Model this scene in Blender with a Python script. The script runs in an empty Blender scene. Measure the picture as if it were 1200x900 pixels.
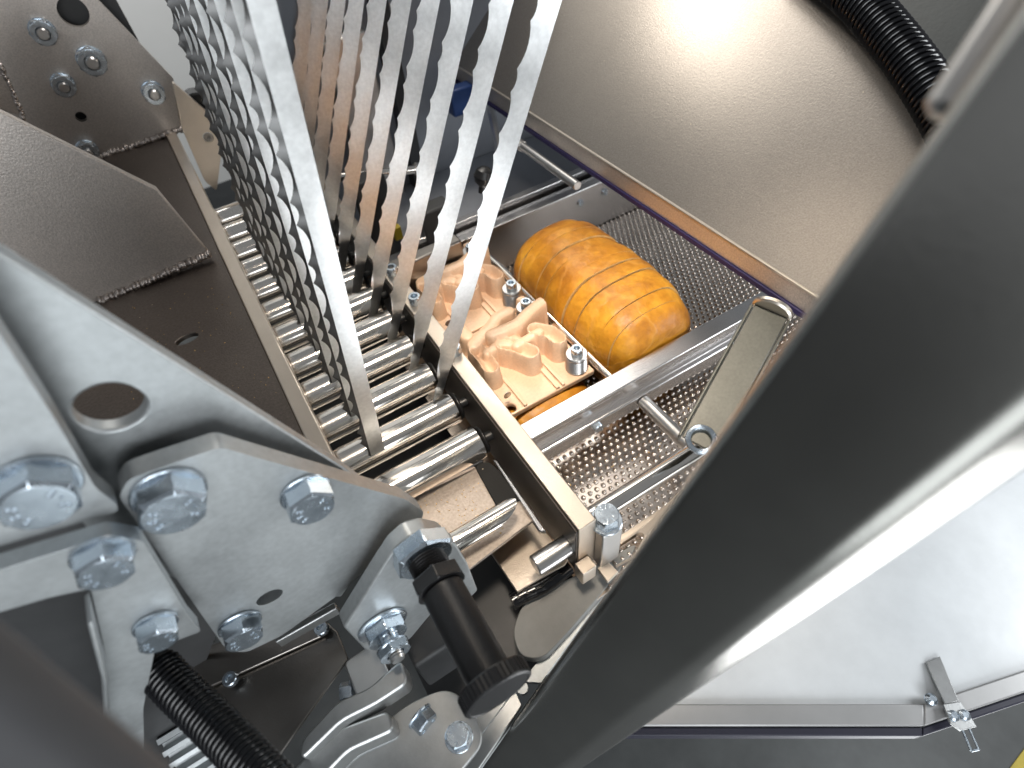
import bpy, bmesh, math, random
from mathutils import Vector, Matrix, geometry
random.seed(7)
sc = bpy.context.scene
S = 0.4                                   # metres per working unit (camera height above the roller bed)

# ------------------------------------------------------------------ camera
F, CX, CY = 670.0, 600.0, 450.0
def _d(u, v): return Vector((u-CX, v-CY, F))
_a = _d(2600, -600).normalized()
_b = _d(0, -266); _b = (_b - _a*_a.dot(_b)).normalized()
_n = _a.cross(_b)
R = Matrix((_a, _b, _n))
EYE = Vector((0, 0, 1))
cam_d = bpy.data.cameras.new('camera'); cam = bpy.data.objects.new('camera', cam_d)
sc.collection.objects.link(cam); sc.camera = cam
m = (R @ Matrix(((1,0,0),(0,-1,0),(0,0,-1)))).to_4x4(); m.translation = EYE*S
cam.matrix_world = m
cam_d.sensor_width = 36; cam_d.lens = F/1200*36
cam_d.clip_start = 0.005; cam_d.clip_end = 60
cam_d.dof.use_dof = True; cam_d.dof.focus_distance = 0.44; cam_d.dof.aperture_fstop = 7.0

# ------------------------------------------------------------------ world and lamps
w = bpy.data.worlds.new('World'); sc.world = w; w.use_nodes = True
bg = w.node_tree.nodes['Background']
bg.inputs[0].default_value = (0.92, 0.96, 1.0, 1); bg.inputs[1].default_value = 0.23
def area(name, loc, target, sx, sy, power, col):
    l = bpy.data.lights.new(name, 'AREA'); l.shape = 'RECTANGLE'; l.size = sx*S; l.size_y = sy*S
    l.energy = power; l.color = col
    o = bpy.data.objects.new(name, l); sc.collection.objects.link(o)
    o.location = Vector(loc)*S
    o.rotation_euler = (Vector(target)-Vector(loc)).to_track_quat('-Z', 'Y').to_euler()
    return o
area('workshop_light', (-0.6, -2.0, 0.9), (0, 0.8, 0.3), 1.8, 1.5, 8.0, (0.93, 0.97, 1.0))
area('low_front_fill', (-0.65, -1.75, -0.95), (-0.1, 0.8, 0.4), 1.3, 2.1, 2.7, (0.92, 0.98, 1.0))  # unseen lamp added low in front to brighten the left plates
area('rear_wall_fill', (-0.3, 2.9, 1.35), (-0.05, 3.9, 0.25), 1.2, 0.3, 2.2, (1.0, 1.0, 1.0))  # unseen lamp added to brighten the rear wall
area('low_side_fill', (0.87, -1.0, -0.95), (0.75, -0.62, 0.5), 1.02, 1.2, 3.2, (0.97, 0.99, 1.0))  # unseen lamp added near the floor to whiten blades and post edge
area('side_panel_fill', (1.9, -0.6, 0.35), (0.95, 0.15, -0.35), 0.6, 0.7, 2.5, (0.95, 0.98, 1.0))  # added lamp out of view, brightens the white panel and post edge
area('ceiling_light', (1.55, 2.9, 3.3), (1.35, 3.2, 0), 1.3, 1.5, 8.0, (1.0, 0.95, 0.88))
area('warm_machine_lamp', (0.28, 0.42, 2.1), (0.50, 0.86, -0.1), 0.30, 0.30, 0.78, (1.0, 0.87, 0.72)).data.spread = math.radians(44)
area('hood_glare_light', (0.95, 2.15, 1.60), (1.15, 0.95, 0.40), 0.40, 0.18, 0.85, (1.0, 0.93, 0.84))  # unseen lamp added to put glare on the top of the hood
vs = sc.view_settings
vs.view_transform = 'Standard'; vs.look = 'None'; vs.exposure = 0.0; vs.gamma = 1.0; vs.use_curve_mapping = False
sc.render.engine = 'CYCLES'
sc.cycles.max_bounces = 8; sc.cycles.glossy_bounces = 5; sc.cycles.use_denoising = True
sc.cycles.caustics_reflective = False; sc.cycles.caustics_refractive = False
sc.cycles.sample_clamp_indirect = 6

# ------------------------------------------------------------------ pixel -> plane (photo is 1200 x 900)
def ray(u, v): return R @ _d(u, v)
def oz(u, v, z): r = ray(u, v); return EYE + r*((z-1)/r.z)
def oy(u, v, y): r = ray(u, v); return EYE + r*(y/r.y)
def ox(u, v, x): r = ray(u, v); return EYE + r*(x/r.x)
def od(u, v, d): return EYE + ray(u, v)*(d/F)            # camera depth d
def opl(u, v, p, n): r = ray(u, v); return EYE + r*((p-EYE).dot(n)/r.dot(n))

# ------------------------------------------------------------------ materials
def mat(name, col, rough=0.4, metal=0.0, mottle=0.0, mscale=30, grain=0.0, gscale=900, streak=None, rvar=0.0, spec=0.5, dust=0.0, coat=0.0, speck=0.0, sscale=420):
    m = bpy.data.materials.new(name); m.use_nodes = True
    nt = m.node_tree; N = nt.nodes; L = nt.links; b = N['Principled BSDF']
    b.inputs['Base Color'].default_value = (*col, 1); b.inputs['Roughness'].default_value = rough
    b.inputs['Metallic'].default_value = metal; b.inputs['Specular IOR Level'].default_value = spec
    b.inputs['Coat Weight'].default_value = coat
    tc = N.new('ShaderNodeTexCoord'); src = tc.outputs['Object']
    colsock = None
    if mottle or rvar:
        no = N.new('ShaderNodeTexNoise'); no.inputs['Scale'].default_value = mscale; no.inputs['Detail'].default_value = 6; no.inputs['Roughness'].default_value = 0.65
        L.new(src, no.inputs['Vector'])
        if mottle:
            r = N.new('ShaderNodeValToRGB'); r.color_ramp.elements[0].position = 0.32; r.color_ramp.elements[1].position = 0.7
            r.color_ramp.elements[0].color = (*[c*(1-mottle) for c in col], 1); r.color_ramp.elements[1].color = (*[min(1, c*(1+mottle*0.6)) for c in col], 1)
            L.new(no.outputs['Fac'], r.inputs['Fac']); colsock = r.outputs['Color']
        if rvar:
            mr = N.new('ShaderNodeMapRange'); mr.inputs['To Min'].default_value = max(0.02, rough-rvar); mr.inputs['To Max'].default_value = rough+rvar
            mr.inputs['From Min'].default_value = 0.3; mr.inputs['From Max'].default_value = 0.7
            L.new(no.outputs['Fac'], mr.inputs['Value']); L.new(mr.outputs['Result'], b.inputs['Roughness'])
    if speck:
        ns = N.new('ShaderNodeTexNoise'); ns.inputs['Scale'].default_value = sscale; ns.inputs['Detail'].default_value = 3; L.new(src, ns.inputs['Vector'])
        ms = N.new('ShaderNodeMapRange'); ms.inputs['From Min'].default_value = 0.32; ms.inputs['From Max'].default_value = 0.68; ms.inputs['To Min'].default_value = 1-speck; ms.inputs['To Max'].default_value = 1+speck
        L.new(ns.outputs['Fac'], ms.inputs['Value'])
        mv = N.new('ShaderNodeMix'); mv.data_type = 'RGBA'; mv.blend_type = 'MULTIPLY'; mv.inputs['Factor'].default_value = 1
        if colsock: L.new(colsock, mv.inputs['A'])
        else: mv.inputs['A'].default_value = (*col, 1)
        L.new(ms.outputs['Result'], mv.inputs['B']); colsock = mv.outputs['Result']
    if dust:
        vo = N.new('ShaderNodeTexVoronoi'); vo.inputs['Scale'].default_value = 150; L.new(src, vo.inputs['Vector'])
        r2 = N.new('ShaderNodeValToRGB'); r2.color_ramp.elements[0].position = 0.05; r2.color_ramp.elements[1].position = 0.09
        r2.color_ramp.elements[0].color = (1,1,1,1); r2.color_ramp.elements[1].color = (0,0,0,1)
        L.new(vo.outputs['Distance'], r2.inputs['Fac'])
        mu = N.new('ShaderNodeMath'); mu.operation = 'MULTIPLY'; L.new(r2.outputs['Color'], mu.inputs[0])
        gt = N.new('ShaderNodeMath'); gt.operation = 'GREATER_THAN'; gt.inputs[1].default_value = 1-dust
        sep = N.new('ShaderNodeSeparateColor'); L.new(vo.outputs['Color'], sep.inputs['Color']); L.new(sep.outputs[0], gt.inputs[0]); L.new(gt.outputs[0], mu.inputs[1])
        mx = N.new('ShaderNodeMix'); mx.data_type = 'RGBA'; L.new(mu.outputs[0], mx.inputs['Factor'])
        if colsock: L.new(colsock, mx.inputs['A'])
        else: mx.inputs['A'].default_value = (*col, 1)
        mx.inputs['B'].default_value = (0.75, 0.62, 0.45, 1); colsock = mx.outputs['Result']
        mm = N.new('ShaderNodeMath'); mm.operation = 'MULTIPLY_ADD'; mm.inputs[1].default_value = -metal; mm.inputs[2].default_value = metal
        L.new(mu.outputs[0], mm.inputs[0]); L.new(mm.outputs[0], b.inputs['Metallic'])
    if colsock: L.new(colsock, b.inputs['Base Color'])
    hs = None
    if grain:
        g = N.new('ShaderNodeTexNoise'); g.inputs['Scale'].default_value = gscale; g.inputs['Detail'].default_value = 2
        L.new(src, g.inputs['Vector']); hs = g.outputs['Fac']; gs = grain
    if streak:
        mp = N.new('ShaderNodeMapping'); mp.inputs['Scale'].default_value = streak; L.new(src, mp.inputs['Vector'])
        g = N.new('ShaderNodeTexNoise'); g.inputs['Scale'].default_value = 1; g.inputs['Detail'].default_value = 4
        L.new(mp.outputs[0], g.inputs['Vector']); hs = g.outputs['Fac']; gs = grain or 0.15
    if hs:
        bp = N.new('ShaderNodeBump'); bp.inputs['Strength'].default_value = gs; bp.inputs['Distance'].default_value = 0.0004
        L.new(hs, bp.inputs['Height']); L.new(bp.outputs[0], b.inputs['Normal'])
    return m

M = {}
M['blasted'] = mat('bead blasted steel', (0.62, 0.565, 0.52), 0.40, 0.7, mottle=0.10, mscale=9, grain=0.4, gscale=700, dust=0.05, speck=0.14, sscale=600)
M['base'] = mat('brown grey steel sheet', (0.17, 0.145, 0.128), 0.36, 1, mottle=0.12, mscale=9, grain=0.4, gscale=700, dust=0.07, speck=0.12)
M['castgrey'] = mat('grey cast cover', (0.22, 0.22, 0.21), 0.5, 0.0, mottle=0.12, mscale=40, grain=0.2, gscale=500)
M['tray'] = mat('dusty tray steel', (0.40, 0.345, 0.30), 0.45, 0.9, mottle=0.12, mscale=20, grain=0.3, gscale=500, dust=0.12, speck=0.12)
M['casing'] = mat('dark grey casing', (0.06, 0.07, 0.07), 0.45, 0, mottle=0.3, mscale=20, grain=0.3, gscale=300)
M['lever'] = mat('dull grey lever', (0.10, 0.10, 0.105), 0.5, 0.0, mottle=0.15, mscale=30)
M['hood'] = mat('bead blasted hood steel', (0.38, 0.345, 0.31), 0.36, 1, mottle=0.08, mscale=5, grain=0.3, gscale=700, dust=0.03, speck=0.10, sscale=700)
M['plate'] = mat('galvanised plate', (0.50, 0.525, 0.535), 0.48, 0.8, mottle=0.08, mscale=28, grain=0.15, gscale=500, rvar=0.05, speck=0.05, sscale=260)
M['plate2'] = mat('galvanised plate with rub marks', (0.50, 0.525, 0.535), 0.46, 0.8, streak=(14, 14, 420), grain=0.10, mottle=0.10, mscale=22, rvar=0.06, speck=0.06, sscale=300)
M['zinc'] = mat('zinc plated bolt', (0.62, 0.70, 0.78), 0.25, 1, mottle=0.08, mscale=160, rvar=0.05)
M['steel'] = mat('plain steel', (0.62, 0.61, 0.60), 0.28, 1, mottle=0.08, mscale=50)
M['chrome'] = mat('polished roller steel', (0.80, 0.76, 0.71), 0.13, 1, mottle=0.06, mscale=40)
M['rail'] = mat('brushed rail steel', (0.66, 0.65, 0.65), 0.27, 1, streak=(6, 900, 900), grain=0.07)
M['bar'] = mat('ground flat bar', (0.74, 0.645, 0.545), 0.29, 1, grain=0.3, gscale=900, mottle=0.05)
M['blade'] = mat('band saw blade steel', (0.84, 0.86, 0.87), 0.32, 1, mottle=0.05, mscale=30, rvar=0.05, speck=0.06, sscale=300)
M['bevel'] = mat('dark ground tooth bevel', (0.20, 0.20, 0.20), 0.38, 1, mottle=0.15, mscale=80)
M['edge'] = mat('deburred edge', (0.72, 0.66, 0.58), 0.35, 1)
M['cast'] = mat('beige cast metal', (0.69, 0.485, 0.335), 0.38, 0.0, mottle=0.08, mscale=40, grain=0.25, gscale=500, spec=0.7, speck=0.06)
M['alu'] = mat('rough aluminium', (0.52, 0.53, 0.53), 0.40, 1, mottle=0.15, mscale=45, grain=0.15, gscale=700)
M['black'] = mat('black plastic', (0.012, 0.012, 0.013), 0.36, 0, grain=0.3, gscale=700)
M['hose'] = mat('black corrugated plastic', (0.008, 0.008, 0.010), 0.15, 0)
M['rubber'] = mat('black foam', (0.012, 0.012, 0.012), 0.85, 0, grain=1.0, gscale=400, dust=0.25)
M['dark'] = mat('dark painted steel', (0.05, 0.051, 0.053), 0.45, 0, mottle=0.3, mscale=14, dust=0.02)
M['olive'] = mat('olive grey steel', (0.11, 0.11, 0.095), 0.45, 0.3, mottle=0.15, mscale=30, speck=0.08)
M['sidedark'] = mat('dark side plate', (0.055, 0.048, 0.042), 0.4, 0.5, mottle=0.15, mscale=30)
M['darksheet'] = mat('dark stainless sheet', (0.30, 0.28, 0.26), 0.28, 1, mottle=0.15, mscale=16, grain=0.2, dust=0.06)
M['wall'] = mat('pale housing sheet', (0.80, 0.81, 0.80), 0.5, 0.0, mottle=0.04, mscale=4)
M['rear'] = mat('grey rear casing', (0.34, 0.36, 0.40), 0.4, 0.2, mottle=0.15, mscale=8)
M['blue'] = mat('blue plastic', (0.03, 0.07, 0.22), 0.4)
M['yellow'] = mat('yellow paint', (0.55, 0.42, 0.04), 0.5, mottle=0.25)
M['gasket'] = mat('dark violet sealing strip', (0.020, 0.014, 0.075), 0.5)
M['gasket2'] = mat('dark blue rubber seal', (0.018, 0.018, 0.035), 0.55)
M['white'] = mat('white coated panel', (0.80, 0.83, 0.85), 0.28, 0, mottle=0.09, mscale=14, grain=0.2, gscale=120)
M['trim'] = mat('grey panel trim', (0.42, 0.42, 0.42), 0.4, 0.3, mottle=0.08, mscale=20)
M['floor'] = mat('grey workshop floor', (0.10, 0.105, 0.105), 0.55, 0, mottle=0.35, mscale=7, grain=0.4, gscale=90)
M['beam'] = mat('satin dark post', (0.47, 0.46, 0.435), 0.24, 1, mottle=0.10, mscale=20, grain=0.08, streak=(40, 500, 500))
M['weld'] = mat('weld bead', (0.50, 0.45, 0.42), 0.30, 1, mottle=0.3, mscale=200)
M['belt'] = mat('embossed conveyor steel', (0.56, 0.50, 0.45), 0.22, 1, mottle=0.12, mscale=60, rvar=0.05)

# bread crust and crumb
def bread_mat():
    m = bpy.data.materials.new('bread crust'); m.use_nodes = True
    nt = m.node_tree; N = nt.nodes; L = nt.links; b = N['Principled BSDF']
    tc = N.new('ShaderNodeTexCoord'); src = tc.outputs['Object']
    n1 = N.new('ShaderNodeTexNoise'); n1.inputs['Scale'].default_value = 30; n1.inputs['Detail'].default_value = 7; n1.inputs['Roughness'].default_value = 0.62
    L.new(src, n1.inputs['Vector'])
    r = N.new('ShaderNodeValToRGB'); e = r.color_ramp.elements
    e[0].position = 0.24; e[0].color = (0.26, 0.085, 0.008, 1); e[1].position = 0.76; e[1].color = (0.72, 0.37, 0.035, 1)
    k = r.color_ramp.elements.new(0.5); k.color = (0.52, 0.225, 0.015, 1)
    L.new(n1.outputs['Fac'], r.inputs['Fac'])
    vo = N.new('ShaderNodeTexVoronoi'); vo.feature = 'DISTANCE_TO_EDGE'; vo.inputs['Scale'].default_value = 12
    wob = N.new('ShaderNodeMix'); wob.data_type = 'VECTOR'; wob.inputs['Factor'].default_value = 0.045
    n2 = N.new('ShaderNodeTexNoise'); n2.inputs['Scale'].default_value = 30; L.new(src, n2.inputs['Vector'])
    L.new(src, wob.inputs['A']); L.new(n2.outputs['Color'], wob.inputs['B']); L.new(wob.outputs['Result'], vo.inputs['Vector'])
    r2 = N.new('ShaderNodeValToRGB'); r2.color_ramp.elements[0].position = 0.0; r2.color_ramp.elements[0].color = (1,1,1,1)
    r2.color_ramp.elements[1].position = 0.035; r2.color_ramp.elements[1].color = (0,0,0,1)
    L.new(vo.outputs['Distance'], r2.inputs['Fac'])
    mk = N.new('ShaderNodeMath'); mk.operation = 'MULTIPLY'; mk.inputs[1].default_value = 0.42; L.new(r2.outputs['Color'], mk.inputs[0])
    mx = N.new('ShaderNodeMix'); mx.data_type = 'RGBA'; L.new(mk.outputs[0], mx.inputs['Factor']); L.new(r.outputs['Color'], mx.inputs['A']); mx.inputs['B'].default_value = (0.66, 0.34, 0.07, 1)
    n3 = N.new('ShaderNodeTexNoise'); n3.inputs['Scale'].default_value = 14; n3.inputs['Detail'].default_value = 3; L.new(src, n3.inputs['Vector'])
    r3 = N.new('ShaderNodeValToRGB'); r3.color_ramp.elements[0].position = 0.66; r3.color_ramp.elements[0].color = (0,0,0,1); r3.color_ramp.elements[1].position = 0.74; r3.color_ramp.elements[1].color = (0.5,0.5,0.5,1)
    L.new(n3.outputs['Fac'], r3.inputs['Fac'])
    mx2 = N.new('ShaderNodeMix'); mx2.data_type = 'RGBA'; L.new(r3.outputs['Color'], mx2.inputs['Factor']); L.new(mx.outputs['Result'], mx2.inputs['A']); mx2.inputs['B'].default_value = (0.42, 0.22, 0.12, 1)
    n5 = N.new('ShaderNodeTexNoise'); n5.inputs['Scale'].default_value = 9; n5.inputs['Detail'].default_value = 4; L.new(src, n5.inputs['Vector'])
    r5 = N.new('ShaderNodeValToRGB'); r5.color_ramp.elements[0].position = 0.42; r5.color_ramp.elements[0].color = (1, 1, 1, 1); r5.color_ramp.elements[1].position = 0.68; r5.color_ramp.elements[1].color = (0.66, 0.52, 0.40, 1)
    L.new(n5.outputs['Fac'], r5.inputs['Fac'])
    n6 = N.new('ShaderNodeTexNoise'); n6.inputs['Scale'].default_value = 160; n6.inputs['Detail'].default_value = 3; L.new(src, n6.inputs['Vector'])
    r6 = N.new('ShaderNodeMapRange'); r6.inputs['From Min'].default_value = 0.3; r6.inputs['From Max'].default_value = 0.7; r6.inputs['To Min'].default_value = 0.90; r6.inputs['To Max'].default_value = 1.10; L.new(n6.outputs['Fac'], r6.inputs['Value'])
    m5 = N.new('ShaderNodeMix'); m5.data_type = 'RGBA'; m5.blend_type = 'MULTIPLY'; m5.inputs['Factor'].default_value = 1; L.new(mx2.outputs['Result'], m5.inputs['A']); L.new(r5.outputs['Color'], m5.inputs['B'])
    m6 = N.new('ShaderNodeMix'); m6.data_type = 'RGBA'; m6.blend_type = 'MULTIPLY'; m6.inputs['Factor'].default_value = 1; L.new(m5.outputs['Result'], m6.inputs['A']); L.new(r6.outputs['Result'], m6.inputs['B'])
    L.new(m6.outputs['Result'], b.inputs['Base Color'])
    b.inputs['Roughness'].default_value = 0.46; b.inputs['Specular IOR Level'].default_value = 0.45
    n4 = N.new('ShaderNodeTexNoise'); n4.inputs['Scale'].default_value = 75; n4.inputs['Detail'].default_value = 4; L.new(src, n4.inputs['Vector'])
    ad = N.new('ShaderNodeMath'); ad.operation = 'ADD'; L.new(n4.outputs['Fac'], ad.inputs[0]); ml = N.new('ShaderNodeMath'); ml.operation = 'MULTIPLY'; ml.inputs[1].default_value = 0.25; L.new(mk.outputs[0], ml.inputs[0]); L.new(ml.outputs[0], ad.inputs[1])
    bp = N.new('ShaderNodeBump'); bp.inputs['Strength'].default_value = 0.9; bp.inputs['Distance'].default_value = 0.0018
    L.new(ad.outputs[0], bp.inputs['Height']); L.new(bp.outputs[0], b.inputs['Normal'])
    return m
M['crust'] = bread_mat()
M['crumb'] = mat('bread crumb', (0.66, 0.42, 0.16), 0.8, 0, mottle=0.35, mscale=90, grain=1.0, gscale=250)

# ------------------------------------------------------------------ mesh helpers (all in working units, scaled by S on linking)
TRAY = [False]; TK, TZ = 1.119, -0.119           # local frame of the bread tray assembly: its unit and the height of its origin
def TR(p): p = Vector(p); return p*TK + Vector((0, 0, TZ)) if TRAY[0] else p
BASE = {}
def link(o): sc.collection.objects.link(o); return o
def thing(name, label, cat, base, group=None):
    o = link(bpy.data.objects.new(name, None)); o.empty_display_size = 0.02
    base = TR(base); o.location = base*S; BASE[o] = base
    o['label'] = label; o['category'] = cat
    if group: o['group'] = group
    return o
def to_obj(name, bm, material, base, bevel=0.0, segs=2, ang=32):
    bmesh.ops.recalc_face_normals(bm, faces=bm.faces)
    for v in bm.verts: v.co = (TR(v.co) - base)*S
    if bevel:                                  # bevel only true corners, never the inside of a flat face
        lay = bm.edges.layers.float.new('bevel_weight_edge')
        for e in bm.edges:
            if len(e.link_faces) == 2:
                f0, f1 = e.link_faces
                if min(f0.calc_area(), f1.calc_area()) > 1e-10 and f0.normal.dot(f1.normal) < 0.766: e[lay] = 1.0
    me = bpy.data.meshes.new(name); bm.to_mesh(me); bm.free()
    for mm in (material if isinstance(material, (list, tuple)) else [material]): me.materials.append(mm)
    me.set_sharp_from_angle(angle=math.radians(ang))
    o = link(bpy.data.objects.new(name, me))
    if bevel:
        b = o.modifiers.new('edge', 'BEVEL'); b.width = bevel*S; b.segments = segs; b.limit_method = 'WEIGHT'
        b.harden_normals = False
    return o
def part(name, bm, material, parent, bevel=0.0, segs=2, ang=32, kind=None, label=None):
    o = to_obj(name, bm, material, BASE[parent], bevel, segs, ang)
    o.parent = parent; BASE[o] = BASE[parent]
    if kind: o['kind'] = kind
    if label: o['label'] = label
    return o
def solo(name, label, cat, bm, material, bevel=0.0, segs=2, ang=32, group=None):
    cs = [TR(v.co) for v in bm.verts]
    base = Vector(((min(c.x for c in cs)+max(c.x for c in cs))/2, (min(c.y for c in cs)+max(c.y for c in cs))/2, min(c.z for c in cs)))
    o = to_obj(name, bm, material, base, bevel, segs, ang); o.location = base*S; BASE[o] = base
    o['label'] = label; o['category'] = cat
    if group: o['group'] = group
    return o
def struct(name, bm, material, bevel=0.0):
    o = to_obj(name, bm, material, Vector((0,0,0)), bevel); o['kind'] = 'structure'; return o
def copy_tree(root, off, label=None, group=None):
    r = link(root.copy()); r.location = root.location + Vector(off)*S; BASE[r] = BASE[root]+Vector(off)
    if label: r['label'] = label
    if group: r['group'] = group
    for ch in [o for o in root.children]:
        c = link(ch.copy()); c.parent = r; BASE[c] = BASE[r]
        for g in [o for o in ch.children]:
            d = link(g.copy()); d.parent = c
    return r

def B(): return bmesh.new()
def box(bm, x0, x1, y0, y1, z0, z1, mi=0):
    vs = [bm.verts.new((x, y, z)) for x in (x0, x1) for y in (y0, y1) for z in (z0, z1)]
    fs = [(0,1,3,2),(4,6,7,5),(0,4,5,1),(2,3,7,6),(0,2,6,4),(1,5,7,3)]
    for f in fs:
        ff = bm.faces.new([vs[i] for i in f]); ff.material_index = mi
def obox(bm, c, ex, ey, ez):               # oriented box, centre and half vectors
    vs = [bm.verts.new(c + ex*i + ey*j + ez*k) for i in (-1,1) for j in (-1,1) for k in (-1,1)]
    for f in [(0,1,3,2),(4,6,7,5),(0,4,5,1),(2,3,7,6),(0,2,6,4),(1,5,7,3)]: bm.faces.new([vs[i] for i in f])
def prism(bm, pts, vec, holes=(), mi=0):   # planar polygon (with holes) extruded by vec
    loops = [[Vector(p) for p in pts]] + [[Vector(p) for p in h] for h in holes]
    flat = [p for l in loops for p in l]
    f = [bm.verts.new(p) for p in flat]; g = [bm.verts.new(p+vec) for p in flat]
    if not holes:
        bm.faces.new(f).material_index = mi; bm.faces.new(g[::-1]).material_index = mi
    else:
        k = 0; eds = []
        for l in loops:
            n = len(l); eds += [bm.edges.new((f[k+i], f[k+(i+1) % n])) for i in range(n)]; k += n
        idx = {v: i for i, v in enumerate(f)}
        new = bmesh.ops.triangle_fill(bm, use_beauty=True, use_dissolve=False, edges=eds, normal=vec)['geom']
        for fc in [x for x in new if isinstance(x, bmesh.types.BMFace)]:
            bm.faces.new([g[idx[v]] for v in fc.verts][::-1])
    k = 0
    for l in loops:
        n = len(l); per = sum((l[i]-l[i-1]).length for i in range(n))/n
        for i in range(n):
            j = (i+1) % n
            try:
                fc = bm.faces.new([f[k+i], f[k+j], g[k+j], g[k+i]]); fc.material_index = mi; fc.smooth = n > 8 and (l[j]-l[i]).length < 1.6*per
            except ValueError: pass
        k += n
def frame_of(ax):
    ax = Vector(ax).normalized(); up = Vector((0,0,1)) if abs(ax.z) < 0.9 else Vector((1,0,0))
    u = up.cross(ax).normalized(); return u, ax.cross(u), ax
def lathe(bm, o, ax, prof, n=28, caps=True, mi=0):   # prof: (radius, t along axis)
    u, v, a = frame_of(ax); rows = []
    for r, t in prof:
        if r < 1e-6: rows.append([bm.verts.new(o+a*t)])
        else: rows.append([bm.verts.new(o + a*t + (u*math.cos(2*math.pi*i/n)+v*math.sin(2*math.pi*i/n))*r) for i in range(n)])
    for p, q in zip(rows, rows[1:]):
        for i in range(n):
            j = (i+1) % n
            if len(p) == 1 and len(q) == 1: continue
            if len(p) == 1: f = bm.faces.new([p[0], q[i], q[j]])
            elif len(q) == 1: f = bm.faces.new([p[i], q[0], p[j]])
            else: f = bm.faces.new([p[i], q[i], q[j], p[j]])
            f.material_index = mi; f.smooth = True
    if caps:
        for rr in (rows[0], rows[-1]):
            if len(rr) > 1: bm.faces.new(rr).material_index = mi
def tube(bm, p0, p1, r, n=24, ch=0.0, mi=0):
    p0 = Vector(p0); p1 = Vector(p1); L = (p1-p0).length; ch = ch or r*0.12
    lathe(bm, p0, p1-p0, [(r-ch, 0), (r, ch), (r, L-ch), (r-ch, L)], n, mi=mi)
def ring(bm, o, ax, r, tr, n=14, k=6):
    u, v, a = frame_of(ax); rows = []
    for i in range(n):
        t = 2*math.pi*i/n; d = u*math.cos(t)+v*math.sin(t)
        rows.append([bm.verts.new(o + d*(r+tr*math.cos(2*math.pi*j/k)) + a*tr*math.sin(2*math.pi*j/k)) for j in range(k)])
    for i in range(n):
        for j in range(k):
            bm.faces.new([rows[i][j], rows[(i+1)%n][j], rows[(i+1)%n][(j+1)%k], rows[i][(j+1)%k]]).smooth = True
def circ(o, ax, r, n=28, ph=0.0):
    u, v, a = frame_of(ax)
    return [o + (u*math.cos(2*math.pi*i/n+ph)+v*math.sin(2*math.pi*i/n+ph))*r for i in range(n)]
def bar_between(bm, p, q, wv, tv):          # flat bar from p to q with half-width vec wv, half-thickness tv
    obox(bm, (p+q)/2, (q-p)/2, wv, tv)
def round_poly(pts, r, n=5):
    out = []; N = len(pts)
    for i in range(N):
        p0, p1, p2 = Vector(pts[i-1]), Vector(pts[i]), Vector(pts[(i+1) % N])
        a = (p0-p1); b = (p2-p1); rr = min(r, a.length*0.45, b.length*0.45)
        A = p1 + a.normalized()*rr; Bq = p1 + b.normalized()*rr
        for k in range(n+1):
            t = k/n; out.append(A*(1-t)**2 + p1*2*t*(1-t) + Bq*t*t)
    return out

YM = Vector((0, -1, 0)); ZP = Vector((0, 0, 1)); XP = Vector((1, 0, 0)); YP = Vector((0, 1, 0))

def hex_bolt(parent, c, ax=YM, r=0.04, h=0.03, ph=0.3, washer=1.18, mark=True, name='bolt', m='zinc'):
    ax = Vector(ax); u, v, a = frame_of(ax); bm = B()
    o = c + a*(0.004 if washer else 0)
    def hx(rad, t): return [bm.verts.new(o + a*t + (u*math.cos(ph+i*math.pi/3)+v*math.sin(ph+i*math.pi/3))*rad) for i in range(6)]
    lo = hx(r, 0.0005); mid = hx(r, h*0.84)
    n = 24; top = [bm.verts.new(o + a*h + (u*math.cos(ph+2*math.pi*i/n)+v*math.sin(ph+2*math.pi*i/n))*r*0.83) for i in range(n)]
    bm.faces.new(lo); bm.faces.new(top)
    for i in range(6):
        j = (i+1) % 6
        bm.faces.new([lo[i], lo[j], mid[j], mid[i]])
        seg = [top[(i*4+k) % n] for k in range(5)]
        bm.faces.new([mid[i], mid[j]] + seg[::-1])
    if mark:                                   # raised strength marks round the head
        for k, t in enumerate((-0.75, -0.2, 0.35, 2.3, 2.9, 3.5)):
            q = o + a*(h+0.0004) + (u*math.cos(ph+t)+v*math.sin(ph+t))*r*0.56
            if k in (1, ): lathe(bm, q, a, [(r*0.05, 0), (r*0.05, 0.0008)], 8)
            else:
                e = (u*math.cos(ph+t)+v*math.sin(ph+t))*r*0.085
                ring(bm, q+e*0.8, a, r*0.06, r*0.024, 10, 5); ring(bm, q-e*0.8, a, r*0.06, r*0.024, 10, 5)
    bo = part(name, bm, M[m], parent, bevel=0.0012, segs=1, ang=25)
    if washer:
        bm = B(); rr = r*washer
        lathe(bm, c, a, [(rr*0.94, 0.0002), (rr, 0.0012), (rr, 0.0034), (rr*0.96, 0.0044), (r*0.45, 0.0044)], 32)
        part('washer', bm, M[m], bo)
    return bo
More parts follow.
